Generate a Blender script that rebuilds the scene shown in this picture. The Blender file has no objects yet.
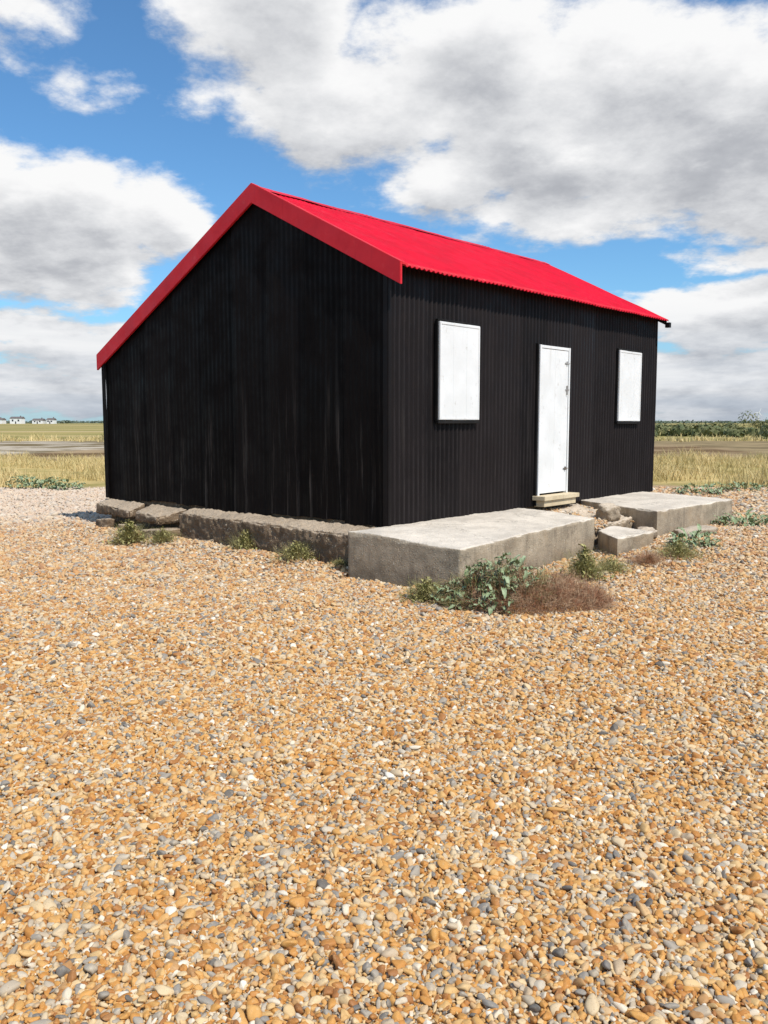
import bpy, bmesh, math, random
import numpy as np
from mathutils import Vector, Matrix, noise
random.seed(7); rng=np.random.default_rng(7)
scene=bpy.context.scene
col=scene.collection
try:
    scene.view_settings.view_transform='Standard'; scene.view_settings.look='None'; scene.view_settings.exposure=0
except Exception as e: print(e)

# ---------------------------------------------------------------- helpers
def new_obj(name,mesh,parent=None,label=None,category=None,kind=None,group=None,mat=None):
    o=bpy.data.objects.new(name,mesh); col.objects.link(o)
    if parent: o.parent=parent
    if label: o["label"]=label
    if category: o["category"]=category
    if kind: o["kind"]=kind
    if group: o["group"]=group
    if mat and mesh: mesh.materials.append(mat)
    return o
def pymesh(name,v,f,smooth=False):
    m=bpy.data.meshes.new(name); m.from_pydata([tuple(p) for p in v],[],f); m.update()
    if smooth: m.polygons.foreach_set("use_smooth",[True]*len(m.polygons))
    return m
def boxes_mesh(name,boxes,bevel=0.004):
    bm=bmesh.new()
    for (x0,x1,y0,y1,z0,z1) in boxes:
        r=bmesh.ops.create_cube(bm,size=1)
        for v in r['verts']:
            v.co=Vector(((x0+x1)/2+v.co.x*(x1-x0),(y0+y1)/2+v.co.y*(y1-y0),(z0+z1)/2+v.co.z*(z1-z0)))
    if bevel: bmesh.ops.bevel(bm,geom=bm.edges[:],offset=bevel,segments=2,affect='EDGES',profile=.6)
    m=bpy.data.meshes.new(name); bm.to_mesh(m); bm.free(); return m

class NT:
    def __init__(s,tree): s.t=tree
    def n(s,typ,**k):
        nd=s.t.nodes.new(typ)
        for a,b in k.items():
            setattr(nd,a,b)
        return nd
    def l(s,a,b): s.t.links.new(a,b)
    def val(s,sock,v):
        if hasattr(v,'is_output'): s.l(v,sock)
        else: sock.default_value=v
    def m(s,op,a,b=None,c=None,clamp=False):
        nd=s.n('ShaderNodeMath',operation=op); nd.use_clamp=clamp
        s.val(nd.inputs[0],a)
        if b is not None: s.val(nd.inputs[1],b)
        if c is not None: s.val(nd.inputs[2],c)
        return nd.outputs[0]
    def vm(s,op,a,b=None,out=0):
        nd=s.n('ShaderNodeVectorMath',operation=op)
        s.val(nd.inputs[0],a)
        if b is not None: s.val(nd.inputs[1],b)
        return nd.outputs[out]
    def noise(s,vec,scale,detail=4,rough=.55,w=None,out=0):
        nd=s.n('ShaderNodeTexNoise'); s.l(vec,nd.inputs['Vector']) if vec else None
        nd.inputs['Scale'].default_value=scale; nd.inputs['Detail'].default_value=detail; nd.inputs['Roughness'].default_value=rough
        return nd.outputs[out]
    def ss(s,v,a,b,c=0.,d=1.):
        nd=s.n('ShaderNodeMapRange',interpolation_type='SMOOTHSTEP')
        s.val(nd.inputs[0],v)
        for i,x in enumerate((a,b,c,d)): s.val(nd.inputs[i+1],x)
        return nd.outputs[0]
    def ramp(s,fac,stops,interp='LINEAR'):
        nd=s.n('ShaderNodeValToRGB'); cr=nd.color_ramp; cr.interpolation=interp
        while len(cr.elements)<len(stops): cr.elements.new(.5)
        for e,(p,c) in zip(cr.elements,stops):
            e.position=p; e.color=(c[0],c[1],c[2],1)
        s.l(fac,nd.inputs[0]); return nd.outputs[0]
    def mix(s,f,a,b,blend='MIX'):
        nd=s.n('ShaderNodeMix',data_type='RGBA',blend_type=blend)
        s.val(nd.inputs[0],f)
        for i,x in ((6,a),(7,b)):
            if hasattr(x,'is_output'): s.l(x,nd.inputs[i])
            else: nd.inputs[i].default_value=(x[0],x[1],x[2],1)
        return nd.outputs[2]
def mat_new(name):
    m=bpy.data.materials.new(name); m.use_nodes=True; t=m.node_tree
    b=t.nodes['Principled BSDF']; return m,NT(t),b
def bump(nt,b,h,strength=.5,dist=.01):
    nd=nt.n('ShaderNodeBump'); nd.inputs['Strength'].default_value=strength; nd.inputs['Distance'].default_value=dist
    nt.l(h,nd.inputs['Height']); nt.l(nd.outputs[0],b.inputs['Normal'])
def objco(nt): return nt.n('ShaderNodeTexCoord').outputs['Object']
def scaled(nt,v,s): return nt.vm('MULTIPLY',v,s)

# ---------------------------------------------------------------- materials
def paint_mat(name,c1,c2,rough=.5,streak=(0,0,0),streak_amt=0.,bs=.15,dirt=None,spec=.5):
    m,nt,b=mat_new(name); co=objco(nt)
    n1=nt.noise(co,2.3,6,.6)
    cc=nt.mix(nt.ss(n1,.35,.65),c1,c2)
    st=nt.noise(scaled(nt,co,(14,14,.9)),1.,6,.65)
    cc=nt.mix(nt.m('MULTIPLY',nt.ss(st,.56,.75),streak_amt),cc,streak)
    if dirt:
        n3=nt.noise(co,11,8,.7)
        cc=nt.mix(nt.m('MULTIPLY',nt.ss(n3,.58,.72),dirt[3]),cc,dirt[:3])
    nt.l(cc,b.inputs['Base Color'])
    nt.l(nt.ss(nt.noise(co,5,5,.6),.3,.7,rough-.1,rough+.12),b.inputs['Roughness'])
    b.inputs['Specular IOR Level'].default_value=spec
    bump(nt,b,nt.noise(co,45,5,.6),bs,.004)
    return m
def black_mat(name,c1,c2,spec,rlo,rhi,stk,rustamt,axis=0,rib_light=0.,rib_lightcol=(.035,.029,.029),srange=(.56,.70),scol=(.11,.095,.085)):
    m,nt,b=mat_new(name); co=objco(nt)
    sep=nt.n('ShaderNodeSeparateXYZ'); nt.l(co,sep.inputs[0])
    cc=nt.mix(nt.ss(nt.noise(co,1.7,6,.6),.3,.7),c1,c2)
    shid=nt.m('FLOOR',nt.m('DIVIDE',sep.outputs[axis],.608))
    wn=nt.n('ShaderNodeTexWhiteNoise',noise_dimensions='1D'); nt.l(shid,wn.inputs['W'])
    cc=nt.mix(nt.m('MULTIPLY',wn.outputs['Value'],.6),cc,[x*2.2 for x in c2])
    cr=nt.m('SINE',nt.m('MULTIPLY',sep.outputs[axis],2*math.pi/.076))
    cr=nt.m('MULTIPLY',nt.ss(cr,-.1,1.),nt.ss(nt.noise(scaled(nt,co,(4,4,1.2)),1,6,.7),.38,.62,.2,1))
    cc=nt.mix(nt.m('MULTIPLY',cr,rib_light),cc,rib_lightcol)  # rib shading painted into the colour: corrugation crests lightened, broken up by noise
    st=nt.noise(scaled(nt,co,(7,7,.22)),1.,8,.78)
    low=nt.ss(sep.outputs[2],1.9,.1,.05,1)
    cc=nt.mix(nt.m('MULTIPLY',nt.m('MULTIPLY',nt.ss(st,*srange),low),stk),cc,scol)
    rust=nt.noise(co,6,8,.75)
    cc=nt.mix(nt.m('MULTIPLY',nt.ss(rust,.62,.74),rustamt),cc,(.05,.028,.018))
    nt.l(cc,b.inputs['Base Color'])
    nt.l(nt.ss(nt.noise(co,3,6,.65),.3,.7,rlo,rhi),b.inputs['Roughness']); b.inputs['Specular IOR Level'].default_value=spec
    bump(nt,b,nt.noise(co,60,5,.6),.35,.004); return m
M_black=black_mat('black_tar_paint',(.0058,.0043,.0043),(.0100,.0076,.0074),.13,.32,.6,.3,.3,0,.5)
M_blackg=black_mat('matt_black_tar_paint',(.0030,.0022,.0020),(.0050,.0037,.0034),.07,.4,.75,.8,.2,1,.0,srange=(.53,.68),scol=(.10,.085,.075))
M_blackwood=paint_mat('black_wood_paint',(.008,.0075,.0075),(.016,.014,.013),.6,(.06,.05,.04),.3,spec=.15)
M_red=paint_mat('red_roof_paint',(.68,.003,.026),(.57,.003,.021),.5,(.42,.008,.02),.45,.12,(.70,.04,.055,.35),spec=.2)
M_redtrim=paint_mat('red_trim_paint',(.74,.026,.038),(.64,.020,.032),.5,(.45,.013,.022),.4,.12,(.75,.11,.11,.3),spec=.2)
M_white=paint_mat('white_board_paint',(.80,.80,.785),(.73,.73,.71),.5,(.50,.47,.41),.35,.2,(.42,.38,.32,.5),spec=.3)
M_iron=paint_mat('dark_ironwork',(.12,.11,.10),(.20,.16,.13),.6,(.12,.06,.03),.5)
M_greyiron=paint_mat('weathered_grey_ironwork',(.48,.47,.45),(.30,.28,.26),.5,(.12,.06,.03),.5)
M_wood=paint_mat('weathered_timber',(.66,.55,.37),(.52,.42,.27),.8,(.22,.16,.10),.5,.6,spec=.2)

def concrete_mat(name,top,side,pit=.6,dark=(.12,.10,.075),da=.4,topagg=.3,bs=.7,crack=0.):
    m,nt,b=mat_new(name); g=nt.n('ShaderNodeNewGeometry'); co=g.outputs['Position']
    sep=nt.n('ShaderNodeSeparateXYZ'); nt.l(g.outputs['Normal'],sep.inputs[0])
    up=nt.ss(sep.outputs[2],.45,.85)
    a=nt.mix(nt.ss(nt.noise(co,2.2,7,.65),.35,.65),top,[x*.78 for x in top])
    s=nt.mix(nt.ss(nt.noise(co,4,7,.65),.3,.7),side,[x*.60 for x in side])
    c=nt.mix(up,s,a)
    v=nt.n('ShaderNodeTexVoronoi'); v.inputs['Scale'].default_value=44; nt.l(co,v.inputs['Vector'])
    agg=nt.m('MULTIPLY',nt.ss(v.outputs['Distance'],.45,.15),pit)
    sc=nt.n('ShaderNodeSeparateColor'); nt.l(v.outputs['Color'],sc.inputs[0])
    ac=nt.ramp(sc.outputs[0],[(0,(.12,.1,.08)),(.4,(.38,.26,.14)),(.7,(.55,.43,.28)),(1,(.66,.60,.50))])
    mask=nt.m('MULTIPLY',agg,nt.ss(nt.noise(co,5,5,.6),.42,.58))
    mask=nt.m('MULTIPLY',mask,nt.ss(up,0,1,1.,topagg))
    c=nt.mix(mask,c,ac)
    st=nt.ss(nt.noise(co,7,9,.74),.55,.70)
    c=nt.mix(nt.m('MULTIPLY',st,nt.ss(up,0,1,da,da*.5)),c,dark)
    spk=nt.ss(nt.noise(co,55,4,.7),.59,.69)
    c=nt.mix(nt.m('MULTIPLY',spk,da*.9),c,dark)
    br=nt.ss(nt.noise(co,1.9,5,.7),.52,.66)
    c=nt.mix(nt.m('MULTIPLY',br,nt.ss(up,0,1,.35,.12)),c,(.30,.21,.12))
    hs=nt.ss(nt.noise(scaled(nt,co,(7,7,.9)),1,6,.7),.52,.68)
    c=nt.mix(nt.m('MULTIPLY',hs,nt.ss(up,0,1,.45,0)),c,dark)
    h=nt.m('ADD',nt.noise(co,34,7,.7),nt.m('MULTIPLY',agg,.5))
    if crack:
        vc=nt.n('ShaderNodeTexVoronoi',feature='DISTANCE_TO_EDGE'); vc.inputs['Scale'].default_value=.75
        nt.l(nt.vm('ADD',co,nt.vm('MULTIPLY',nt.noise(co,2.5,7,.7,out=1),(.7,.7,.7))),vc.inputs['Vector'])
        crk=nt.ss(vc.outputs['Distance'],.006,.001)
        c=nt.mix(nt.m('MULTIPLY',crk,crack),c,dark); h=nt.m('SUBTRACT',h,nt.m('MULTIPLY',crk,.5))
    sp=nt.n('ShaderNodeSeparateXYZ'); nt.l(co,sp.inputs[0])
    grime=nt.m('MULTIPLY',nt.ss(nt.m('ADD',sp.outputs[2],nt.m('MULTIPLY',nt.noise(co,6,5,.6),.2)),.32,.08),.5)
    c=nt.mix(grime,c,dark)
    nt.l(c,b.inputs['Base Color']); b.inputs['Roughness'].default_value=.9; b.inputs['Specular IOR Level'].default_value=.2
    bump(nt,b,h,bs,.014)
    return m
M_conc=concrete_mat('pale_weathered_concrete',(.74,.66,.545),(.46,.375,.27),bs=.55,crack=.4)
M_concd=concrete_mat('rough_brown_concrete',(.50,.40,.29),(.24,.17,.11),1.,(.08,.058,.04),.5,.8,.9)
M_concm=concrete_mat('rubble_concrete',(.60,.50,.38),(.42,.33,.23),.8,topagg=.9)

PEB=[(0,(.14,.125,.105)),(.04,(.25,.23,.20)),(.085,(.37,.32,.25)),(.15,(.55,.43,.28)),(.25,(.65,.49,.28)),(.37,(.59,.375,.155)),(.55,(.58,.30,.085)),(.69,(.49,.22,.055)),(.79,(.32,.135,.045)),(.85,(.60,.37,.16)),(.93,(.44,.38,.29)),(.97,(.68,.58,.43)),(1,(.78,.71,.58))]
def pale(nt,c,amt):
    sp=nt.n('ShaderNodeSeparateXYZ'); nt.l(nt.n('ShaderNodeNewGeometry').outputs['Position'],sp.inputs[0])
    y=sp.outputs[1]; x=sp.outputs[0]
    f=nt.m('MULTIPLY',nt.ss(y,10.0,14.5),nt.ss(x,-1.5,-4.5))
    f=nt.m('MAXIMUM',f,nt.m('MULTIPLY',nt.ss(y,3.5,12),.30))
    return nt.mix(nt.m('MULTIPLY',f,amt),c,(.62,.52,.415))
m,nt,b=mat_new('flint_pebble')
oi=nt.n('ShaderNodeObjectInfo'); co=objco(nt)
cc=nt.ramp(oi.outputs['Random'],PEB)
off=nt.vm('ADD',co,nt.n('ShaderNodeNewGeometry').outputs['Position'])
n1=nt.noise(off,3.5,3,.65)
cc=nt.mix(nt.m('MULTIPLY',nt.ss(n1,.54,.7),.3),cc,(.66,.48,.26))
n2=nt.noise(off,9,3,.7)
cc=nt.mix(nt.m('MULTIPLY',nt.ss(n2,.56,.7),.45),cc,(.20,.10,.04))
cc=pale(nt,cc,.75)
nt.l(cc,b.inputs['Base Color']); b.inputs['Roughness'].default_value=.55; b.inputs['Specular IOR Level'].default_value=.2
M_peb=m

m,nt,b=mat_new('shingle_and_marsh'); g=nt.n('ShaderNodeNewGeometry'); P=g.outputs['Position']
sp=nt.n('ShaderNodeSeparateXYZ'); nt.l(P,sp.inputs[0]); X,Y=sp.outputs[0],sp.outputs[1]
v=nt.n('ShaderNodeTexVoronoi'); v.inputs['Scale'].default_value=55; nt.l(P,v.inputs['Vector'])
sc=nt.n('ShaderNodeSeparateColor'); nt.l(v.outputs['Color'],sc.inputs[0])
sh=nt.ramp(sc.outputs[0],PEB)
sh=nt.mix(nt.m('MULTIPLY',nt.ss(v.outputs['Distance'],.35,.75),.6),sh,(.08,.05,.03))
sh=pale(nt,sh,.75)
w=nt.m('MULTIPLY',nt.m('SUBTRACT',nt.noise(P,.13,4,.6),.5),12)
Yw=nt.m('ADD',Y,w)
YW2=nt.m('ADD',Y,nt.m('MULTIPLY',nt.m('SUBTRACT',nt.noise(P,.05,6,.65),.5),46))
gn=nt.noise(P,.6,6,.65)
grass=nt.mix(nt.ss(gn,.35,.65),(.54,.41,.18),(.32,.27,.10))
mud=nt.mix(nt.ss(nt.noise(scaled(nt,P,(.10,.45,1)),1.,6,.65),.42,.58),(.15,.098,.055),(.36,.265,.16))
lf=nt.ss(X,-4,4)
bank=nt.mix(lf,(.46,.40,.31),(.30,.23,.13))
bank=nt.mix(nt.ss(nt.noise(scaled(nt,P,(.25,.9,1)),1,5,.7),.42,.60),bank,(.18,.14,.08))
marsh=nt.mix(nt.ss(nt.noise(scaled(nt,P,(.03,.1,1)),1.,6,.65),.38,.62),(.16,.18,.06),(.42,.33,.14))
marsh=nt.mix(nt.ss(nt.noise(scaled(nt,P,(.01,.05,1)),1.,4,.6),.5,.62),marsh,(.46,.36,.19))
c=nt.mix(nt.ss(Yw,18.8,21),sh,grass)
c=nt.mix(nt.ss(Yw,32,37),c,mud)
c=nt.mix(nt.ss(YW2,46,50),c,bank)
c=nt.mix(nt.ss(YW2,60,66),c,marsh)
nt.l(c,b.inputs['Base Color']); b.inputs['Roughness'].default_value=1.; b.inputs['Specular IOR Level'].default_value=.0
hb=nt.m('MULTIPLY',nt.ss(v.outputs['Distance'],.7,.1),nt.ss(Y,25,15))
bump(nt,b,hb,.9,.02)
M_ground=m

def leaf_mat(name,c1,c2,scale=12,trans=.0):
    m,nt,b=mat_new(name); P=nt.n('ShaderNodeNewGeometry').outputs['Position']
    c=nt.mix(nt.ss(nt.noise(P,scale,5,.7),.35,.65),c1,c2)
    nt.l(c,b.inputs['Base Color']); b.inputs['Roughness'].default_value=.65; b.inputs['Specular IOR Level'].default_value=.25
    return m
M_kale=leaf_mat('sea_kale_leaf',(.18,.25,.11),(.36,.42,.26),14)
M_weed=leaf_mat('weed_green',(.24,.24,.08),(.46,.40,.18),14)
M_drystem=leaf_mat('dry_red_brown_stem',(.34,.14,.07),(.60,.42,.26),9)
M_grass=leaf_mat('dry_grass_blade',(.70,.54,.26),(.46,.38,.16),.5)
M_bush=leaf_mat('bush_foliage',(.07,.095,.035),(.24,.23,.10),.22)
M_bushfar=leaf_mat('far_tree_foliage',(.09,.12,.09),(.15,.18,.13),.02)
M_farwall=leaf_mat('white_rendered_wall',(.75,.75,.73),(.8,.8,.78),1)
M_farroof=leaf_mat('slate_roof',(.12,.11,.11),(.2,.16,.14),1)
M_glass=leaf_mat('dark_window_glass',(.03,.035,.04),(.05,.055,.06),1)

# ---------------------------------------------------------------- hut frame
C=Vector((.04,8.75,0)); F=Vector((.664,.748,0)).normalized(); G=Vector((-F.y,F.x,0))
FL=.45
def P3(t,s,z=0): return C+F*t+G*s+Vector((0,0,z))
def to_hut(x,y):
    dx=x-C.x; dy=y-C.y
    return dx*F.x+dy*F.y, dx*G.x+dy*G.y

def zg(x,y):
    n=noise.noise(Vector((x*.55,y*.55,0)))*.03+noise.noise(Vector((x*1.9,y*1.9,3)))*.022+noise.noise(Vector((x*4.5,y*4.5,5)))*.012
    t,s=to_hut(x,y)
    r=math.exp(-(((t-4.4)/2.2)**2+((s+1.9)/1.2)**2))*.13
    r+=math.exp(-(((t+.45)/.25)**2))*.06*(1 if 0<s<6 else 0)
    fade=1 if y<16 else max(0,1-(y-16)/6)
    z=(n+r)*fade
    if y>34: z-=.35*min(1,(y-34)/4)*(1 if y<44 else max(0,1-(y-44)/6))
    if y>42: z+=.25*math.exp(-((y-56)/7)**2)*(1+.8*noise.noise(Vector((x*.12,1,4))))
    return z
def axis(near,step,lim,growth=1.25):
    a=[0.]; d=step
    while a[-1]<near: a.append(a[-1]+step)
    while a[-1]<lim:
        d*=growth; a.append(a[-1]+d)
    return a
xp=axis(11,.12,13000,1.18); xs=np.array([-q for q in xp[:0:-1]]+xp)
yp=axis(22,.12,14000,1.13); yn=axis(2,.2,4000,1.5); ys=np.array([-q for q in yn[:0:-1]]+yp)
nx,ny=len(xs),len(ys)
vs=[(x,y,zg(x,y) if abs(x)<90 and -5<y<90 else 0) for y in ys for x in xs]
idx=np.arange(nx*ny).reshape(ny,nx)
fs=np.stack([idx[:-1,:-1],idx[:-1,1:],idx[1:,1:],idx[1:,:-1]],-1).reshape(-1,4).tolist()
gm=pymesh('ground',vs,fs,True)
new_obj('ground',gm,kind='structure',mat=M_ground,label='flat orange shingle beach running into marsh grass')

# ---------------------------------------------------------------- pebbles
pts=[];scl=[]
def band(y0,y1,sp,smin,smax,zoff,side=.53,sig=.36):
    yy=np.arange(y0,y1,sp)
    for y in yy:
        hw=side*y+.5
        xx=np.arange(-hw,hw,sp)
        n=len(xx)
        px=xx+rng.uniform(-.5,.5,n)*sp; py=y+rng.uniform(-.5,.5,n)*sp
        dx=px-C.x; dy=py-C.y
        t=dx*F.x+dy*F.y; s=dx*G.x+dy*G.y
        k=~((t>-.02)&(t<6.5)&(s>-.1)&(s<5.4))
        k&=~((t>-.4)&(t<2.2)&(s>-1.1)&(s<0))
        k&=~((t>0)&(s>0)&(px/py>-.29)&(px/py<.28))
        px=px[k];py=py[k]
        sz=rng.lognormal(0,sig,len(px))*(smin+smax)/2
        sz=np.clip(sz,smin*.55,smax*1.7)
        for a,b_,c_ in zip(px,py,sz):
            pts.append((a,b_,zg(a,b_)+zoff+c_*random.uniform(0,.25))); scl.append(c_)
band(1.35,3.2,.0120,.010,.0175,0.0)
band(1.35,3.2,.024,.015,.025,.004,sig=.30)
band(3.2,5.0,.0142,.0115,.019,0.0)
band(3.2,5.0,.028,.016,.026,.004,sig=.30)
band(5.0,8.0,.0185,.0145,.023,0.0)
band(5.0,8.0,.040,.019,.030,.004)
band(8.0,12.5,.029,.021,.034,.0)
band(12.5,19.5,.052,.038,.052,.0)
for i in range(1500):
    t=rng.uniform(2.42,4.0); s=rng.uniform(-1.05,-.03)
    if t>3.35+(s+1.36)*.47: continue
    if noise.noise(Vector((t*2.3,s*2.3,4)))<-.05: continue
    p=P3(t,s,.255+.11*(s+1.0)+rng.uniform(0,.03)); pts.append(tuple(p)); scl.append(rng.uniform(.018,.04))
pts=np.array(pts,dtype=np.float32); scl=np.array(scl,dtype=np.float32); N=len(pts); print('pebbles',N)
pm=bpy.data.meshes.new('pebbles'); pm.vertices.add(N); pm.vertices.foreach_set('co',pts.ravel())
a=pm.attributes.new('scl','FLOAT_VECTOR','POINT')
sv=np.stack([scl*rng.uniform(.9,1.3,N),scl*rng.uniform(.85,1.1,N),scl*rng.uniform(.75,1.15,N)],1).astype(np.float32)
a.data.foreach_set('vector',sv.ravel())
a=pm.attributes.new('rot','FLOAT_VECTOR','POINT')
rv=np.stack([rng.normal(0,.38,N),rng.normal(0,.38,N),rng.uniform(0,6.283,N)],1).astype(np.float32)
a.data.foreach_set('vector',rv.ravel())
a=pm.attributes.new('vid','INT','POINT'); a.data.foreach_set('value',rng.integers(0,7,N).astype(np.int32))
pm.update()
po=new_obj('pebbles',pm,kind='stuff',label='loose orange, cream and grey flint beach pebbles',mat=M_peb)
gt=bpy.data.node_groups.new('pebble_scatter','GeometryNodeTree')
gt.interface.new_socket('Geometry',in_out='INPUT',socket_type='NodeSocketGeometry')
gt.interface.new_socket('Geometry',in_out='OUTPUT',socket_type='NodeSocketGeometry')
gi=gt.nodes.new('NodeGroupInput'); go=gt.nodes.new('NodeGroupOutput')
g2i=gt.nodes.new('GeometryNodeGeometryToInstance')
for i in range(7):
    ico=gt.nodes.new('GeometryNodeMeshIcoSphere'); ico.inputs['Radius'].default_value=.5; ico.inputs['Subdivisions'].default_value=3
    pos=gt.nodes.new('GeometryNodeInputPosition')
    ad=gt.nodes.new('ShaderNodeVectorMath'); ad.operation='ADD'; ad.inputs[1].default_value=(i*3.7,i*1.3,5+i)
    gt.links.new(pos.outputs[0],ad.inputs[0])
    nz=gt.nodes.new('ShaderNodeTexNoise'); nz.inputs['Scale'].default_value=1.2; nz.inputs['Detail'].default_value=.3
    gt.links.new(ad.outputs[0],nz.inputs['Vector'])
    sb=gt.nodes.new('ShaderNodeVectorMath'); sb.operation='SUBTRACT'; sb.inputs[1].default_value=(.5,.5,.5)
    gt.links.new(nz.outputs['Color'],sb.inputs[0])
    sm=gt.nodes.new('ShaderNodeVectorMath'); sm.operation='MULTIPLY'; sm.inputs[1].default_value=(.65,.65,.65)
    gt.links.new(sb.outputs[0],sm.inputs[0])
    sp_=gt.nodes.new('GeometryNodeSetPosition'); gt.links.new(ico.outputs['Mesh'],sp_.inputs['Geometry']); gt.links.new(sm.outputs[0],sp_.inputs['Offset'])
    tr=gt.nodes.new('GeometryNodeTransform'); tr.inputs['Scale'].default_value=(1.15,[.88,1.,.8,1.,.92,.75,.95][i],[.66,.72,.56,.68,.6,.62,.78][i])
    gt.links.new(sp_.outputs[0],tr.inputs['Geometry'])
    ssn=gt.nodes.new('GeometryNodeSetShadeSmooth'); gt.links.new(tr.outputs[0],ssn.inputs['Geometry'])
    smt=gt.nodes.new('GeometryNodeSetMaterial'); smt.inputs['Material'].default_value=M_peb; gt.links.new(ssn.outputs[0],smt.inputs['Geometry'])
    gt.links.new(smt.outputs[0],g2i.inputs[0])
iop=gt.nodes.new('GeometryNodeInstanceOnPoints'); iop.inputs['Pick Instance'].default_value=True
gt.links.new(gi.outputs[0],iop.inputs['Points']); gt.links.new(g2i.outputs[0],iop.inputs['Instance'])
def named(nm,dt):
    n=gt.nodes.new('GeometryNodeInputNamedAttribute'); n.data_type=dt; n.inputs['Name'].default_value=nm
    return n.outputs['Attribute']
gt.links.new(named('vid','INT'),iop.inputs['Instance Index'])
gt.links.new(named('rot','FLOAT_VECTOR'),iop.inputs['Rotation'])
gt.links.new(named('scl','FLOAT_VECTOR'),iop.inputs['Scale'])
gt.links.new(iop.outputs[0],go.inputs[0])
md=po.modifiers.new('scatter','NODES'); md.node_group=gt

# ---------------------------------------------------------------- hut
hut=new_obj('hut',None,label='black corrugated iron hut with bright red roof on shingle',category='hut')
hut.location=(C.x,C.y,FL); hut.rotation_euler=(0,0,math.atan2(F.y,F.x))
L,W=6.27,5.30; RY=2.00; RZ=3.70; SL=.508
def zr(y): return RZ-SL*abs(y-RY)
def corr(name,length,place,ztop,zbot=-.02,pitch=.076,amp=.013,rows=14,mat=M_black,seed=0,label=None,sheet=.608,seam=.005,dent=1.,ragged=.012):
    n=int(length/pitch*8); v=[];f=[]
    for i in range(n+1):
        x=length*i/n
        sh=int(x/sheet); st=((x/sheet)%1)
        o=amp*math.sin(2*math.pi*x/pitch)*(.75+.6*noise.noise(Vector((x*.9,seed,3))))+seam*st+.003*math.sin(sh*5.1+seed)
        zt=ztop(x)
        zb=zbot+ragged*math.sin(sh*7.7+seed*3)+ragged*.9*noise.noise(Vector((x*6,seed,0)))
        for r in range(rows+1):
            z=zb+(zt-zb)*r/rows
            d=o+dent*(.008*noise.noise(Vector((x*1.1,z*.9,seed*7.3)))+.004*noise.noise(Vector((x*4,z*3,seed*3.3))))
            v.append(place(x,z,d))
    R=rows+1
    for i in range(n):
        for r in range(rows):
            f.append((i*R+r,(i+1)*R+r,(i+1)*R+r+1,i*R+r+1))
    me=pymesh(name,v,f,True)
    return new_obj(name,me,parent=hut,mat=mat,label=label)
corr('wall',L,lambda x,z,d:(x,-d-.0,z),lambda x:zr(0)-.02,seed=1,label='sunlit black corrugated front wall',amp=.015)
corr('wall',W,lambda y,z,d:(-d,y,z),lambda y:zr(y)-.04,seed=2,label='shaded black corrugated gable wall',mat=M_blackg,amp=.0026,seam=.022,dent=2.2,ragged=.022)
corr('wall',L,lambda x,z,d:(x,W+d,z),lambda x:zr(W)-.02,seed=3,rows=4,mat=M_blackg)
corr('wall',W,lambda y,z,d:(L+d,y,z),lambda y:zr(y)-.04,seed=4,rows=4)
new_obj('foundation',boxes_mesh('foundation',[(.03,L-.03,.03,W-.03,-.6,-.005)],0),parent=hut,mat=M_concd)
VX=-.05; VX2=L-.05; YF=-.22; YB=W+.12
def roof():
    v=[];f=[]
    x0,x1=VX+.015,VX2; n=int((x1-x0)/.076*8)
    def slope(ya,yb,rows,sg):
        base=len(v)
        for i in range(n+1):
            x=x0+(x1-x0)*i/n; st=((x-x0)/.66)%1
            o=.0105*math.sin(2*math.pi*x/.076)+.006*st
            for r in range(rows+1):
                y=ya+(yb-ya)*r/rows
                dd=o+.014*noise.noise(Vector((x*.8,y*.9,11)))+.004*noise.noise(Vector((x*3,y*3,1)))
                v.append((x,y+sg*math.sin(math.atan(SL))*dd,zr(y)+math.cos(math.atan(SL))*dd))
        R=rows+1
        for i in range(n):
            for r in range(rows):
                f.append((base+i*R+r,base+(i+1)*R+r,base+(i+1)*R+r+1,base+i*R+r+1))
    slope(YF+.015,RY,14,-1); slope(RY,YB-.015,16,1)
    return pymesh('roof',v,f,True)
rf=new_obj('roof',roof(),parent=hut,mat=M_red)
so=rf.modifiers.new('thick','SOLIDIFY'); so.thickness=.004; so.offset=-1
def barge(x0,x1,top=.034,bot=-.185,yf=YF):
    v=[];f=[]
    for y in (yf,RY,YB):
        for x in (x0,x1):
            v.append((x,y,zr(y)+top)); v.append((x,y,zr(y)+bot))
    for k in range(2):
        a=k*4; b_=a+4
        f+= [(a,a+1,b_+1,b_),(a+2,b_+2,b_+3,a+3),(a,b_,b_+2,a+2),(a+1,a+3,b_+3,b_+1)]
    f+=[(0,2,3,1),(8,9,11,10)]
    me=pymesh('bargeboard',v,f)
    bm=bmesh.new(); bm.from_mesh(me); bmesh.ops.recalc_face_normals(bm,faces=bm.faces)
    bmesh.ops.bevel(bm,geom=bm.edges[:],offset=.004,segments=2,affect='EDGES'); bm.to_mesh(me); bm.free()
    return me
new_obj('bargeboard',barge(VX-.02,VX+.012),parent=rf,mat=M_redtrim)
new_obj('bargeboard',barge(VX2+.004,VX2+.025,top=-.016,bot=-.09,yf=YF+.06),parent=rf,mat=M_blackwood,label='slim black bargeboard')
def flash(x0,x1,name,ya,yb):
    v=[];f=[]
    for y in (ya,RY,yb):
        for x,hh in ((x0,.034),(x1,.022),(x1,.008),(x0,.008)):
            v.append((x,y,zr(y)+hh))
    for k in range(2):
        a=k*4
        for j in range(4): f.append((a+j,a+(j+1)%4,a+4+(j+1)%4,a+4+j))
    f+=[(0,3,2,1),(8,9,10,11)]
    me=pymesh(name,v,f); bm=bmesh.new(); bm.from_mesh(me); bmesh.ops.recalc_face_normals(bm,faces=bm.faces); bm.to_mesh(me); bm.free(); return me
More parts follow.
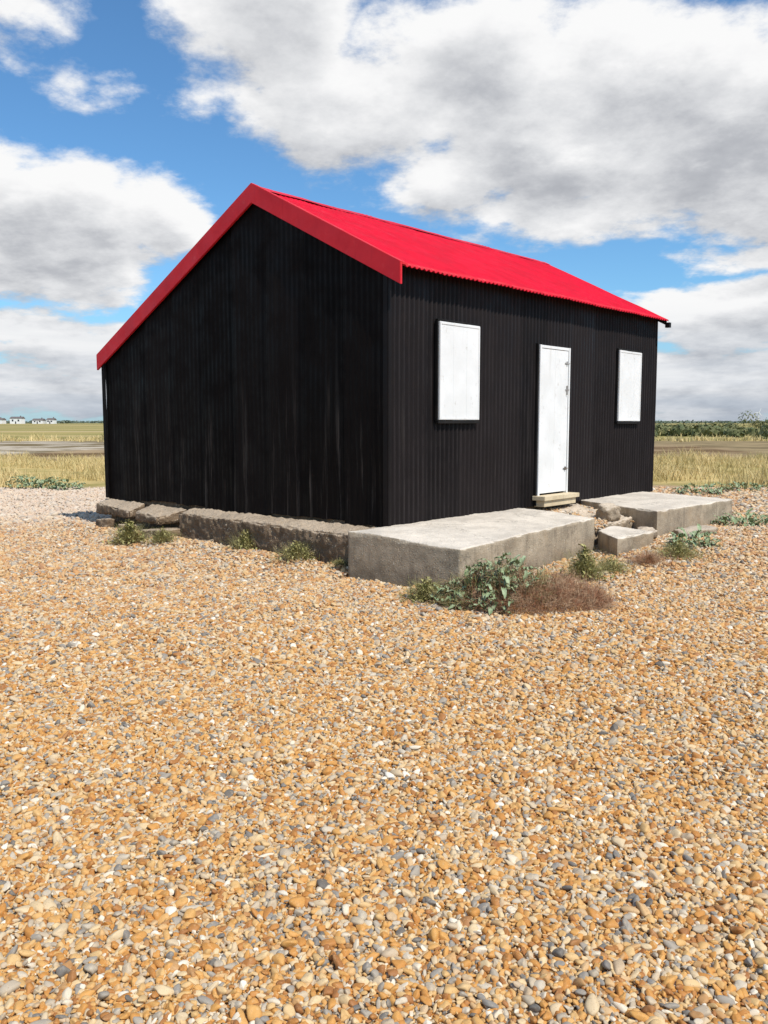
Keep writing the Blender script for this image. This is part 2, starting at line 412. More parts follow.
new_obj('verge_flashing',flash(VX+.015,VX+.10,'verge_flashing',YF+.003,YB-.003),parent=rf,mat=M_redtrim)
v=[];f=[]
prof=[(-.15,-.060),(-.07,-.018),(-.02,.006),(0,.012),(.02,.006),(.07,-.018),(.15,-.060)]
nseg=60
for i in range(nseg+1):
    x=VX+.02+(VX2-VX-.04)*i/nseg
    for (py,pz) in prof: v.append((x,RY+py,RZ+pz+.008*noise.noise(Vector((x*1.3,0,0)))+.006*noise.noise(Vector((x*5,py*4,0)))))
for i in range(nseg):
    for j in range(len(prof)-1):
        a=i*7+j; f.append((a,a+7,a+8,a+1))
new_obj('ridge_cap',pymesh('ridge_cap',v,f,True),parent=rf,mat=M_red)
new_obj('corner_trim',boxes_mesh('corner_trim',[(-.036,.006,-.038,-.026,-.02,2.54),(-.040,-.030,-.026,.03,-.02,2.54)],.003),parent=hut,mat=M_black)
new_obj('corner_trim',boxes_mesh('corner_trim',[(-.056,-.042,W-.06,W+.02,-.02,zr(W)-.12)],.003),parent=hut,mat=M_blackg)
new_obj('rafter_end',boxes_mesh('rafter_end',[(L-.07,L-.005,YF+.0,YF+.07,zr(YF)-.095,zr(YF)-.02)],.004),parent=rf,mat=M_blackwood)
def shutter(x0,x1,z0,z1,label,seed):
    y0=-.058
    boards=[]; nb=3; w=(x1-x0)/nb
    rr=random.Random(seed)
    for i in range(nb):
        d=rr.uniform(0,.0012)
        boards.append((x0+i*w,x0+(i+1)*w-.0006,y0-d,y0+.03,z0+rr.uniform(0,.004),z1-rr.uniform(0,.004)))
    s=new_obj('window_shutter',boxes_mesh('window_shutter',boards,.001),parent=hut,mat=M_white,label=label)
    fr=[(x0-.018,x1+.01,-.045,-.012,z1+.004,z1+.024),(x0-.02,x1+.01,-.060,-.012,z0-.035,z0-.005),
        (x0-.026,x0-.005,-.046,-.012,z0-.004,z1+.002),(x1+.003,x1+.012,-.040,-.012,z0-.004,z1+.002)]
    new_obj('frame',boxes_mesh('frame',fr,.003),parent=s,mat=M_blackwood)
    ed=[(x0+.003,x0+.022,y0-.006,y0-.0018,z0+.008,z1-.008),(x1-.022,x1-.003,y0-.006,y0-.0018,z0+.008,z1-.008),(x0+.024,x1-.024,y0-.006,y0-.0018,z1-.030,z1-.008),(x0+.024,x1-.024,y0-.006,y0-.0018,z0+.008,z0+.030)]
    new_obj('edge_batten',boxes_mesh('edge_batten',ed,.001),parent=s,mat=M_white)
    return s
shutter(.77,1.50,1.07,2.12,'white board shutter with slim black frame',1)
shutter(4.93,5.63,1.06,2.07,'white board shutter near hut end',2)
dx0,dx1,dz0,dz1=2.83,3.48,.15,1.96
bd=[];nb=4;w=(dx1-dx0)/nb
for i in range(nb):
    bd.append((dx0+i*w,dx0+(i+1)*w-.0006,-.060-random.uniform(0,.0012),-.03,dz0,dz1))
door=new_obj('door',boxes_mesh('door',bd,.001),parent=hut,mat=M_white,label='white boarded door with small iron fittings')
new_obj('frame',boxes_mesh('frame',[(dx0-.045,dx0-.008,-.066,-.012,dz0-.03,dz1+.045),(dx1+.010,dx1+.045,-.066,-.012,dz0-.03,dz1+.045),(dx0-.004,dx1+.004,-.064,-.012,dz1+.008,dz1+.043)],.003),parent=door,mat=M_white,label='white painted door frame')
new_obj('jamb',boxes_mesh('jamb',[(dx0-.08,dx0-.048,-.052,-.012,0,dz1+.06),(dx1+.048,dx1+.066,-.046,-.012,0,dz1+.06)],.003),parent=door,mat=M_blackwood)
for zz in (.44,1.80):
    new_obj('bolt',boxes_mesh('bolt',[(dx1-.09,dx1+.02,-.074,-.066,zz,zz+.014),(dx1-.05,dx1-.028,-.080,-.063,zz-.015,zz+.03)],.002),parent=door,mat=M_iron if zz<1 else M_greyiron)
new_obj('latch',boxes_mesh('latch',[(dx1-.045,dx1-.032,-.084,-.063,1.40,1.52),(dx1-.07,dx1+.02,-.072,-.0665,1.46,1.476)],.002),parent=door,mat=M_greyiron)
new_obj('doorstep',boxes_mesh('doorstep',[(dx0-.10,dx1+.12,-.20,-.015,.07,.125),(dx0-.06,dx1+.08,-.17,-.02,-.01,.067)],.006),parent=hut,mat=M_wood,label='weathered pale timber doorstep')

# ---------------------------------------------------------------- concrete
def slab(name,corners,zt,zb,label,category,mat,vox=.016,amp=.006,seed=0,group=None,chip=.022,smooth=1,topamp=1.6,fine=.4,swell=0.):
    cen=P3(sum(c[0] for c in corners)/len(corners),sum(c[1] for c in corners)/len(corners),0)
    n=len(corners)
    # build in hut-aligned axes so the voxel surface keeps crisp cast edges
    R=Matrix.Rotation(math.atan2(F.y,F.x),3,'Z'); Ri=R.transposed()
    v=[Ri@(P3(c[0],c[1],z)-cen) for c,z in zip(corners,zt)]+[Ri@(P3(c[0],c[1],zb)-cen) for c in corners]
    f=[tuple(range(n)),tuple(range(2*n-1,n-1,-1))]+[(i,i+n,(i+1)%n+n,(i+1)%n) for i in range(n)]
    me=pymesh(name,v,f); bm=bmesh.new(); bm.from_mesh(me); bmesh.ops.recalc_face_normals(bm,faces=bm.faces); bm.to_mesh(me); bm.free()
    tmp=bpy.data.objects.new('tmp',me); col.objects.link(tmp)
    r=tmp.modifiers.new('r','REMESH'); r.mode='VOXEL'; r.voxel_size=vox
    s_=tmp.modifiers.new('s','SMOOTH'); s_.factor=.5; s_.iterations=smooth
    dg=bpy.context.evaluated_depsgraph_get(); ev=tmp.evaluated_get(dg)
    m2=bpy.data.meshes.new_from_object(ev); bpy.data.objects.remove(tmp)
    m2.name=name
    norms=[vv.normal.copy() for vv in m2.vertices]
    for vv,nn in zip(m2.vertices,norms):
        w=R@vv.co+cen
        p=w+Vector((seed*5,0,0))
        d=amp*noise.fractal(p*2.2,1.0,2.0,4)+amp*fine*noise.noise(p*14)
        if fine>.5: d+=amp*.5*noise.noise(p*30)
        e=1-max(abs(nn.x),abs(nn.y),abs(nn.z))
        d-=chip*min(1,e*3)*max(0,noise.noise(p*5.5)+.05)*1.6
        if nn.z>.7:
            d*=topamp
            if swell:
                _,s2=to_hut(w.x,w.y); d+=swell*math.exp(-((s2+.35)/.35)**2)
        vv.co=vv.co+nn*d
    m2.materials.clear(); m2.polygons.foreach_set("use_smooth",[True]*len(m2.polygons))
    o=new_obj(name,m2,label=label,category=category,mat=mat,group=group); o.location=cen; o.rotation_euler=(0,0,math.atan2(F.y,F.x))
    return o
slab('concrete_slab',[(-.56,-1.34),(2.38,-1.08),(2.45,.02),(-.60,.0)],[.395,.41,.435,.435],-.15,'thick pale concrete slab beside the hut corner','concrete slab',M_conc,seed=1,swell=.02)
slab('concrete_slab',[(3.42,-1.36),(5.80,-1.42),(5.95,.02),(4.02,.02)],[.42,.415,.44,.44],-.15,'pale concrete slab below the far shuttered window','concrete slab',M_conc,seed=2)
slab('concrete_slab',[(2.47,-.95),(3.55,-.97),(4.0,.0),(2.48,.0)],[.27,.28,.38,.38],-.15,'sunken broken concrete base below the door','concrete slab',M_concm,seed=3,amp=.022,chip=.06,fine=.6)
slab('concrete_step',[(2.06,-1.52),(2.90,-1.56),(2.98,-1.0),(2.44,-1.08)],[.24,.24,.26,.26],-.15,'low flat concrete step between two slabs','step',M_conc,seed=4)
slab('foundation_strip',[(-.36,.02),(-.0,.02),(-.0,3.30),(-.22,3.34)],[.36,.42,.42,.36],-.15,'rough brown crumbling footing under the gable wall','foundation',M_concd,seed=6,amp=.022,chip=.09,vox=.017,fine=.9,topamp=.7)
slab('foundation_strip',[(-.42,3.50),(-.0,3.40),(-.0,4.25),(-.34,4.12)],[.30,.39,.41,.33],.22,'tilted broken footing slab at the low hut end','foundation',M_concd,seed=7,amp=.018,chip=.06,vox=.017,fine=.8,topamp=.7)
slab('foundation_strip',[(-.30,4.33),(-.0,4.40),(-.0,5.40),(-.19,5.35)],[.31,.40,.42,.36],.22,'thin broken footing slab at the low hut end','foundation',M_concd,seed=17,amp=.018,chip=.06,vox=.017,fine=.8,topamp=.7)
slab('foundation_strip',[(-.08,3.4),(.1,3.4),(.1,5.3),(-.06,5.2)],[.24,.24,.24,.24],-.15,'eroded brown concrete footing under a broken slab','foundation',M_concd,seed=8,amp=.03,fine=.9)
def rock(x,y,z,sx,sy,sz,mat,label,seed,name='rock',rot=0,cat='rock',group=None,flat=.5):
    bm=bmesh.new(); bmesh.ops.create_icosphere(bm,subdivisions=4,radius=1)
    for v in bm.verts:
        p=v.co.copy(); q=p+Vector((seed*3.1,seed,0))
        k=max(abs(p.x),abs(p.y),abs(p.z)); p=p*(1+flat*(1/k-1)*1.2)
        d=1+.30*noise.noise(q*1.1)+.12*noise.noise(q*3.2)+.05*noise.noise(q*9)
        v.co=Vector((p.x*sx*d,p.y*sy*d,p.z*sz*d))
    me=bpy.data.meshes.new(name); bm.to_mesh(me); bm.free(); me.polygons.foreach_set("use_smooth",[True]*len(me.polygons))
    o=new_obj(name,me,label=label,category=cat,mat=mat,group=group); o.location=(x,y,z); o.rotation_euler=(random.uniform(-.2,.2),random.uniform(-.2,.2),rot); return o
p=P3(3.25,-.80,.37); rock(p.x,p.y,p.z,.17,.13,.11,M_concm,'pale rounded stone resting in the gap between slabs',1,rot=.9,flat=.45)
for i,(t,s,z,a,b_,c_) in enumerate([(3.78,-1.66,.13,.24,.14,.08),(3.1,-1.72,.05,.16,.10,.06),(3.25,-1.30,.14,.16,.12,.08)]):
    p=P3(t,s,z); rock(p.x,p.y,p.z,a,b_,c_,M_concm,'lump of rubble half buried in shingle by the step',i+2,rot=i*.7,name='rubble_lump',cat='rubble',group='rubble lumps by the step')
for i,(x,y,z,a,b_,c_) in enumerate([(-2.75,10.80,.07,.26,.16,.09),(-3.35,11.30,.05,.18,.15,.09),(-3.05,11.05,.02,.12,.10,.07),(-3.8,11.8,.07,.14,.12,.09),(-2.15,10.35,.02,.12,.09,.06)]):
    rock(x,y,z,a,b_,c_,M_concd,'chunk of fallen footing lying on shingle by the gable',i+12,rot=i*1.1+.8,name='rubble_lump',cat='rubble',group='fallen footing chunks by the gable',flat=.7)

# ---------------------------------------------------------------- plants
def leaf(v,f,base,az,pitch,Ln,Wd,curl,rr,ruffle=.25,nl=6,nw=4):
    b0=len(v); ca,sa=math.cos(az),math.sin(az)
    x=0;z=0;pp=pitch
    ph=rr.uniform(0,6)
    for i in range(nl+1):
        u=i/nl
        wd=Wd*(.12+.88*math.sin(math.pi*min(1,u**.8*.93+.03)))
        for j in range(nw+1):
            w=(j/nw-.5)*2
            ruf=ruffle*Wd*abs(w)*math.sin(u*17+ph+w*2)
            off=wd*w*.5
            lz=z+ruf+abs(w)*wd*.18
            v.append((base[0]+ca*x-sa*off,base[1]+sa*x+ca*off,base[2]+lz))
        x+=math.cos(pp)*Ln/nl; z+=math.sin(pp)*Ln/nl; pp-=curl/nl
    for i in range(nl):
        for j in range(nw):
            a=b0+i*(nw+1)+j; f.append((a,a+1,a+nw+2,a+nw+1))
def blade(v,f,base,az,pitch,Ln,wd,curl,n=4):
    b0=len(v); ca,sa=math.cos(az),math.sin(az); x=0;z=0;pp=pitch
    for i in range(n+1):
        w=wd*(1-i/n*.85)*.5
        cx,cy,cz=base[0]+ca*x,base[1]+sa*x,base[2]+z
        v.append((cx-sa*w,cy+ca*w,cz)); v.append((cx+sa*w,cy-ca*w,cz)); v.append((cx+ca*w*.6,cy+sa*w*.6,cz+w))
        x+=math.cos(pp)*Ln/n; z+=math.sin(pp)*Ln/n; pp-=curl/n
    for i in range(n):
        a=b0+i*3
        for j in range(3): f.append((a+j,a+(j+1)%3,a+3+(j+1)%3,a+3+j))
def kale(x,y,R,H,nl,seed,label,name='sea_kale',stems=0,lsz=1.):
    rr=random.Random(seed); e=new_obj(name,None,label=label,category='plant'); e.location=(x,y,zg(x,y))
    v=[];f=[]
    for i in range(nl):
        r=R*math.sqrt(rr.random())*.85; a=rr.uniform(0,6.28)
        leaf(v,f,(r*math.cos(a),r*math.sin(a)*.7,H*rr.uniform(.02,.85)*(1-.75*(r/R)**2)),a+rr.uniform(-.9,.9),rr.uniform(.1,1.2),rr.uniform(.07,.16)*lsz,rr.uniform(.03,.075)*lsz,rr.uniform(.6,1.8),rr)
    new_obj('leaf',pymesh('leaf',v,f,True),parent=e,mat=M_kale)
    v=[];f=[]
    for i in range(max(stems,nl//2)):
        a=rr.uniform(0,6.28); r=R*math.sqrt(rr.random())*.8
        blade(v,f,(r*math.cos(a),r*math.sin(a)*.6,0),a+rr.uniform(-1,1),rr.uniform(.7,1.5),H*rr.uniform(.5,1.2)*(1-.4*r/R),.007,rr.uniform(-.2,.9))
    new_obj('stem',pymesh('stem',v,f,True),parent=e,mat=M_weed)
    return e
def wiry_bush(x,y,RX,RYY,H,seed):
    rr=random.Random(seed); e=new_obj('sea_kale',None,label='dense wiry clump of green leaves and dried red stems by slab',category='plant'); e.location=(x,y,zg(x,y))
    def surf():
        a=rr.uniform(0,6.28); q=math.sqrt(rr.random()); bx=RX*q*math.cos(a); by=RYY*q*math.sin(a)
        lump=.85+.6*noise.noise(Vector((bx*3.3,by*3.3,seed)))+.35*noise.noise(Vector((bx*9,by*9,seed)))
        return bx,by,H*(max(0,1-q**2.8))*lump*(1.0-.10*(bx/RX))
    V={k:([],[]) for k in ('leaf','stem','dry_stem')}
    for i in range(10500):
        bx,by,top=surf(); dry=.80+.55*bx/RX-.35*by/RYY+.9*noise.noise(Vector((bx*4,by*4,7)))
        z=rr.uniform(-.02,max(.01,top)*.9); az=math.atan2(by,bx)+rr.gauss(0,1.3)
        if rr.random()<dry:
            blade(*V['dry_stem'],(bx,by,z),az,rr.uniform(0,1.45),rr.uniform(.05,.17),rr.uniform(.0026,.0058),rr.uniform(-.8,1.6))
        else:
            blade(*V['stem'],(bx,by,z),az,rr.uniform(.2,1.5),rr.uniform(.05,.16),rr.uniform(.003,.007),rr.uniform(-.6,1.4),n=3)
    for i in range(620):
        bx,by,top=surf()
        if bx-.5*by>RX*.02*rr.gauss(1,6): continue
        leaf(*V['leaf'],(bx,by,max(.0,top)*rr.uniform(.5,1.05)),rr.uniform(0,6.28),rr.uniform(-.1,1.2),rr.uniform(.06,.13),rr.uniform(.026,.06),rr.uniform(.4,1.8),rr)
    for k,mm in (('leaf',M_kale),('stem',M_weed),('dry_stem',M_drystem)):
        new_obj(k,pymesh(k,*V[k],True),parent=e,mat=mm)
wiry_bush(1.16,6.98,.72,.42,.35,1)
def tuft(x,y,R,H,n,seed,label,mat=M_weed,name='weed_tuft',cat='plant',group=None,wd=.0045,leaves=0):
    rr=random.Random(seed); v=[];f=[]
    for i in range(n*3):
        a=rr.uniform(0,6.28); r=R*abs(rr.gauss(0,.42))
        z=H*rr.uniform(0,.45)*max(0,1-r/R)
        blade(v,f,(r*math.cos(a),r*math.sin(a),z),a+rr.uniform(-1.2,1.2),rr.uniform(.5,1.5),(H-z)*rr.uniform(.25,.8),wd*rr.uniform(.5,1.2),rr.uniform(0,1.2),n=3)
    for i in range(leaves*2):
        a=rr.uniform(0,6.28); r=R*abs(rr.gauss(0,.45))
        leaf(v,f,(r*math.cos(a),r*math.sin(a),H*rr.uniform(0,.75)*max(.2,1-r/R)),rr.uniform(0,6.28),rr.uniform(-.2,1.1),H*rr.uniform(.07,.18),H*.07,rr.uniform(.3,1.2),rr,nl=2,nw=2)
    o=new_obj(name,pymesh(name,v,f,True),label=label,category=cat,mat=mat,group=group); o.location=(x,y,zg(x,y)); return o
gw='small weeds along the footing'
tuft(-3.14,10.5,.24,.40,240,11,'spindly green weed in shingle beside broken footing',group=gw,leaves=220)
tuft(-2.68,10.36,.20,.26,160,12,'low green weed tuft against fallen footing',group=gw,leaves=140)
tuft(-1.58,9.78,.22,.32,200,13,'small green weed tuft against rough footing',group=gw,leaves=180)
tuft(-.92,9.00,.26,.26,220,14,'low green weed spreading beside rough footing',group=gw,leaves=200)
tuft(-.45,8.62,.16,.12,100,31,'tiny weed sprouting in shingle beside footing',group=gw,leaves=80)
tuft(.36,7.18,.24,.28,240,15,'yellowish weed tuft at the slab corner',group=gw,leaves=200)
gs='weeds growing around the slabs'
tuft(1.90,8.06,.20,.44,260,16,'tall weed tuft against the pale slab face',group=gs,leaves=170)
tuft(2.25,8.40,.22,.24,180,17,'weed tuft between slab and step',group=gs,leaves=140)
tuft(2.75,8.80,.32,.20,300,18,'sprawling dry brown weed beside the step',mat=M_drystem,group=gs)
tuft(3.15,9.10,.32,.26,300,19,'sprawling olive weed beside rubble',group=gs,leaves=180)
kale(3.5,9.65,.3,.22,70,20,'low green sea kale patch beside rubble')
kale(4.85,11.5,.42,.18,80,21,'low green sea kale spreading beside the far slab')
kale(-7.9,19.3,.6,.36,80,22,'green sea kale clump at the shingle edge',lsz=1.4)
kale(-7.0,19.0,.4,.25,50,24,'small green sea kale clump at the shingle edge',lsz=1.3)
kale(6.6,18.0,.6,.25,70,23,'green sea kale patch on shingle behind the hut',lsz=1.3)
kale(7.9,18.6,.7,.2,70,25,'flat green sea kale patch on shingle behind the hut',lsz=1.3)

def grassfield(name,n,x0,x1,y0,y1,h0,h1,wd,seed,label):
    r=np.random.default_rng(seed)
    cx=r.uniform(x0,x1,n//14); cy=y0+(y1-y0)*r.uniform(0,1,n//14)**1.1
    k=np.array([noise.noise(Vector((a*.25,b_*.35,2)))>-.2+ (.5 if b_<y0+1.2 else 0)*random.random() for a,b_ in zip(cx,cy)])
    cx=cx[k];cy=cy[k]
    ch=r.uniform(h0,h1,len(cx))*np.array([1+1.2*noise.noise(Vector((a*.4,b_*.4,9))) for a,b_ in zip(cx,cy)])
    x=np.repeat(cx,14)+r.normal(0,.14,len(cx)*14); y=np.repeat(cy,14)+r.normal(0,.14,len(cx)*14); h=np.repeat(ch,14)*r.uniform(.4,1.15,len(cx)*14)
    n=len(x); a=r.uniform(0,6.28,n); lean=r.uniform(.05,.8,n)*h; la=r.uniform(0,6.28,n)
    z=np.array([zg(p,q) for p,q in zip(x,y)])
    V=np.zeros((n,5,3),np.float32)
    dx=np.cos(a)*wd/2; dy=np.sin(a)*wd/2; lx=np.cos(la)*lean; ly=np.sin(la)*lean
    V[:,0]=np.stack([x-dx,y-dy,z],1); V[:,1]=np.stack([x+dx,y+dy,z],1)
    V[:,2]=np.stack([x+dx*.8+lx*.35,y+dy*.8+ly*.35,z+h*.55],1); V[:,3]=np.stack([x-dx*.8+lx*.35,y-dy*.8+ly*.35,z+h*.55],1)
    V[:,4]=np.stack([x+lx,y+ly,z+h],1)
    i=np.arange(n)*5
    F4=np.stack([i,i+1,i+2,i+3],1).tolist(); F3=np.stack([i+3,i+2,i+4],1).tolist()
    me=pymesh(name,V.reshape(-1,3).tolist(),F4+F3)
    return new_obj(name,me,kind='stuff',label=label,mat=M_grass)
grassfield('dry_grass',150000,-24,28,19.6,35,.10,.38,.018,5,'pale dry grass edging the shingle')
grassfield('marsh_grass',26000,-60,80,54,75,.15,.5,.05,6,'pale rough marsh grass beyond the mudflat')

def bushmass(name,items,label,mat,leafsize,per):
    r=np.random.default_rng(3); V=[]
    for (x,y,w,h) in items:
        n=per
        d=r.normal(0,1,(n,3)); d/=np.linalg.norm(d,axis=1)[:,None]
        rad=r.uniform(.55,1.0,n)**.6
        c=np.stack([x+d[:,0]*rad*w/2,y+d[:,1]*rad*w/2,h*.45+d[:,2]*rad*h*.55*(1+.25*r.normal(0,1,n)*.5)],1)
        c[:,2]=np.maximum(c[:,2],.05)
        e1=r.normal(0,1,(n,3)); e1/=np.linalg.norm(e1,axis=1)[:,None]
        e2=np.cross(e1,d)
        s=leafsize*r.uniform(.6,1.4,n)[:,None]
        tri=np.stack([c+e1*s,c-e1*s*.6+e2*s,c-e1*s*.6-e2*s],1)
        V.append(tri.reshape(-1,3))
    V=np.concatenate(V); n=len(V)//3
    me=pymesh(name,V.tolist(),np.arange(n*3).reshape(-1,3).tolist())
    return new_obj(name,me,kind='stuff',label=label,mat=mat)
rr=random.Random(4); items=[]
for i in range(190):
    y=rr.uniform(75,170); x=rr.uniform(.27,.95)*y
    if noise.noise(Vector((x*.09,y*.04,0)))<.0: continue
    items.append((x,y,rr.uniform(1.5,5),rr.uniform(.3,1.3)))
for i in range(70):
    y=rr.uniform(190,260); x=rr.uniform(.3,.9)*y
    nn=noise.noise(Vector((x*.09,5,0)))
    if nn<-.08: continue
    items.append((x,y,rr.uniform(3,7),rr.uniform(.8,2.0)+4.5*max(0,nn)))
bushmass('bushes',items,'green scrub and low trees across the marsh',M_bush,.27,200)
items=[]
for i in range(420):
    y=rr.uniform(900,1300); x=rr.uniform(-1.0,1.0)*y; items.append((x,y,rr.uniform(15,45),rr.uniform(1.0,3.5)))
bushmass('far_tree_line',items,'thin hazy line of distant trees',M_bushfar,1.4,60)

def house(x,y,w,d,h,label):
    e=new_obj('house',None,label=label,category='house',group='white houses on the far shore'); e.location=(x,y,0)
    new_obj('wall',boxes_mesh('wall',[(-w/2,w/2,-d/2,d/2,0,h)],.02),parent=e,mat=M_farwall)
    v=[(-w/2-.3,-d/2-.3,h),(w/2+.3,-d/2-.3,h),(w/2+.3,d/2+.3,h),(-w/2-.3,d/2+.3,h),(-w/2-.3,0,h+1.6),(w/2+.3,0,h+1.6)]
    r_=new_obj('roof',pymesh('roof',v,[(0,1,5,4),(2,3,4,5),(0,4,3),(1,2,5),(3,2,1,0)]),parent=e,mat=M_farroof)
    new_obj('chimney',boxes_mesh('chimney',[(w/4,w/4+.7,-.3,.4,h+.8,h+2.4)],.02),parent=r_,mat=M_farroof)
    for k in (-1,1):
        new_obj('window',boxes_mesh('window',[(k*w/4-.7,k*w/4+.7,-d/2-.05,-d/2+.02,h*.45,h*.8)],.01),parent=e,mat=M_glass)
    new_obj('door',boxes_mesh('door',[(-.5,.5,-d/2-.05,-d/2+.02,.05,2.1)],.01),parent=e,mat=M_glass)
for (x,w,h) in [(-337,13,3.4),(-318,10,4.6),(-303,9,3.0),(-292,6,3.4)]:
    house(x,760+random.uniform(-15,15),w,8,h,'small white rendered house with dark roof')
wt=new_obj('wind_turbine',None,label='slender pale wind turbine on the horizon',category='wind turbine'); wt.location=(1290,2980,0)
bm=bmesh.new(); bmesh.ops.create_cone(bm,cap_ends=True,segments=16,radius1=1.9,radius2=1.3,depth=34); bmesh.ops.translate(bm,verts=bm.verts,vec=(0,0,17))
me=bpy.data.meshes.new('tower'); bm.to_mesh(me); bm.free(); new_obj('tower',me,parent=wt,mat=M_farwall)
new_obj('nacelle',boxes_mesh('nacelle',[(-1.5,1.5,-3,4,33.5,36.5)],.4),parent=wt,mat=M_farwall)
for k in range(3):
    a=.4+k*2.0944; v=[]
    for rr_,ww in ((1,1.4),(5,2.0),(15,.8)):
        for s_ in (-1,1):
            v.append((math.sin(a)*rr_+math.cos(a)*s_*ww/2,-4,35+math.cos(a)*rr_-math.sin(a)*s_*ww/2))
            v.append((math.sin(a)*rr_+math.cos(a)*s_*ww/2,-3.4,35+math.cos(a)*rr_-math.sin(a)*s_*ww/2))
    f=[]
    for q in (0,4): f+=[(q,q+2,q+6,q+4),(q+1,q+5,q+7,q+3),(q,q+4,q+5,q+1),(q+2,q+3,q+7,q+6)]
    new_obj('rotor_blade',pymesh('rotor_blade',v,f),parent=wt,mat=M_farwall)

# ---------------------------------------------------------------- light + sky
EL=math.radians(52); sd=Vector((.648,-.761,0)).normalized()
sun_dir=Vector((sd.x*math.cos(EL),sd.y*math.cos(EL),math.sin(EL)))
sl=bpy.data.lights.new('sun','SUN'); sl.energy=4.4; sl.angle=math.radians(.5); sl.color=(1,.94,.86)
so_=bpy.data.objects.new('sun',sl); col.objects.link(so_); so_.rotation_euler=sun_dir.to_track_quat('Z','Y').to_euler()

wd=bpy.data.worlds.new('World'); scene.world=wd; wd.use_nodes=True
try: wd.cycles.sampling_method='MANUAL'; wd.cycles.sample_map_resolution=512
except Exception as e: print(e)
T=wd.node_tree; T.nodes.clear(); nt=NT(T)
STR=.10
sky=nt.n('ShaderNodeTexSky'); sky.sky_type='NISHITA'; sky.sun_disc=False; sky.sun_elevation=EL; sky.sun_rotation=math.atan2(sd.x,sd.y)
sky.air_density=1.0; sky.dust_density=.4; sky.ozone_density=1.2
cg=bpy.data.node_groups.new('cloud_density','ShaderNodeTree')
cg.interface.new_socket('Dir',in_out='INPUT',socket_type='NodeSocketVector')
cg.interface.new_socket('D',in_out='OUTPUT',socket_type='NodeSocketFloat')
q=NT(cg); gi=q.n('NodeGroupInput'); go=q.n('NodeGroupOutput')
dn=q.vm('NORMALIZE',gi.outputs[0])
s3=q.n('ShaderNodeSeparateXYZ'); q.l(dn,s3.inputs[0])
az=q.m('MULTIPLY',q.m('ARCTAN2',s3.outputs[0],s3.outputs[1]),57.2958)
el=q.m('MULTIPLY',q.m('ARCSINE',s3.outputs[2]),57.2958)
cb=q.n('ShaderNodeCombineXYZ'); q.l(az,cb.inputs[0]); q.l(el,cb.inputs[1])
wz=q.noise(dn,7,2,.5,out=1)
warp=q.vm('MULTIPLY',q.vm('SUBTRACT',wz,(.5,.5,.5)),(7,4.5,0))
pv=q.vm('ADD',cb.outputs[0],warp)
blobs=[(14,18.0,18,7.2,.95),(-7,23.5,10,5.2,.74),(-2.5,20.0,9.5,5.0,.86),(5,20.5,11,6,.92),(24,16.5,14,7,.95),(13,12.6,10,2.5,.68),(5,15.0,7,2.6,.68),
 (-21,11.6,8.4,4.6,.98),(-15,12.4,4.8,3.3,.8),(-25,14.5,5,3.0,.7),(-22,5.4,10,2.0,.66),(-16,3.6,8,1.6,.62),(-22,1.8,16,2.2,.8),
 (23,6.4,9,2.9,.78),(22.5,9.9,6.5,1.3,.66),(20,2.6,14,3.0,.85),(-15,19,8,2.4,.40),(-21,24,6,2.4,.38),
 (60,22,30,12,.6),(-65,20,25,14,.6),(120,30,40,16,.6),(-130,35,35,18,.6),(0,45,40,10,.55),(0,75,60,12,.3),(170,15,30,8,.5)]
tot=None
for (a0,e0,ra,re,am) in blobs:
    d=q.vm('MULTIPLY',q.vm('SUBTRACT',pv,(a0,e0,0)),(1/ra,1/re,0))
    ln=q.vm('LENGTH',d,out=1)
    bfun=q.ss(ln,1.25,.25,0,am)
    tot=bfun if tot is None else q.m('MAXIMUM',tot,bfun)
den=q.m('ADD',q.m('ABSOLUTE',s3.outputs[2]),.25)
inv=q.m('DIVIDE',1.0,den)
pc=q.n('ShaderNodeCombineXYZ'); q.l(q.m('MULTIPLY',s3.outputs[0],inv),pc.inputs[0]); q.l(q.m('MULTIPLY',s3.outputs[1],inv),pc.inputs[1]); pc.inputs[2].default_value=1.7
n1=q.noise(pc.outputs[0],3.4,8,.56)
n2=q.noise(pc.outputs[0],10.5,6,.64)
d=q.m('ADD',tot,q.m('MULTIPLY',q.m('SUBTRACT',n1,.5),1.6))
d=q.m('ADD',d,q.m('MULTIPLY',q.m('SUBTRACT',n2,.5),.7))
d=q.m('SUBTRACT',d,.28)
q.l(d,go.inputs[0])
tc=nt.n('ShaderNodeTexCoord'); D=tc.outputs['Generated']
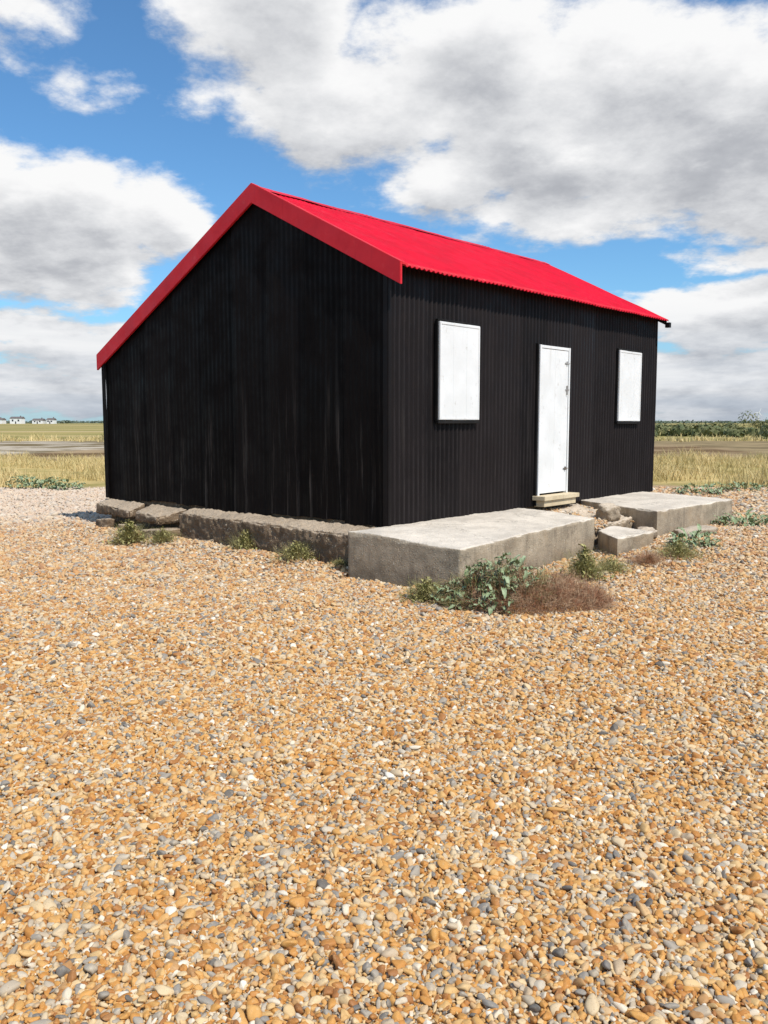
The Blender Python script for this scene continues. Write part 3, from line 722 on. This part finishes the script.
def cd(vec):
    g_=nt.n('ShaderNodeGroup'); g_.node_tree=cg; nt.l(vec,g_.inputs[0]); return g_.outputs[0]
d0=cd(D); d1=cd(nt.vm('ADD',D,(.010,0,.030)))
alpha=nt.ss(d0,-.12,.26)
big=nt.noise(D,3.1,2,.5)
lit=nt.m('ADD',nt.m('MULTIPLY',nt.m('SUBTRACT',d0,d1),.95),.84,clamp=False)
thick=nt.ss(d0,.18,.85)
lit=nt.m('SUBTRACT',lit,nt.m('MULTIPLY',thick,nt.ss(big,.40,.62,.30,.58)),clamp=True)
K=1/STR
cc=nt.ramp(lit,[(0,(.38,.395,.435)),(.3,(.50,.515,.55)),(.62,(.74,.75,.77)),(.9,(.93,.93,.935)),(1,(.96,.96,.96))])
cc=nt.vm('MULTIPLY',cc,(K,K,K))
sx=nt.n('ShaderNodeSeparateXYZ'); nt.l(nt.vm('NORMALIZE',D),sx.inputs[0])
skyc=nt.vm('MULTIPLY',sky.outputs[0],(.76,1.20,1.50))
haze=nt.ss(sx.outputs[2],.15,.0,0,.62)
skyc=nt.mix(nt.m('MULTIPLY',haze,.85),skyc,(.36*K,.51*K,.70*K))
band_=nt.ss(nt.noise(nt.vm('MULTIPLY',D,(3,3,38)),1,5,.6),.38,.62,.0,.55)
cc2=nt.mix(nt.m('MULTIPLY',nt.m('ADD',.40,band_),haze),cc,(.36*K,.435*K,.54*K))
fin=nt.mix(alpha,skyc,cc2)
bg=nt.n('ShaderNodeBackground'); bg.inputs[1].default_value=STR; nt.l(fin,bg.inputs[0])
out=nt.n('ShaderNodeOutputWorld'); nt.l(bg.outputs[0],out.inputs[0])

# ---------------------------------------------------------------- camera
cam=bpy.data.cameras.new('camera'); co_=bpy.data.objects.new('camera',cam); col.objects.link(co_)
cam.sensor_fit='VERTICAL'; cam.sensor_height=36; cam.sensor_width=27; cam.lens=860/1024*36
co_.location=(0,0,1.5); co_.rotation_euler=(math.radians(90-5.97),0,0)
cam.clip_start=.05; cam.clip_end=30000
scene.camera=co_
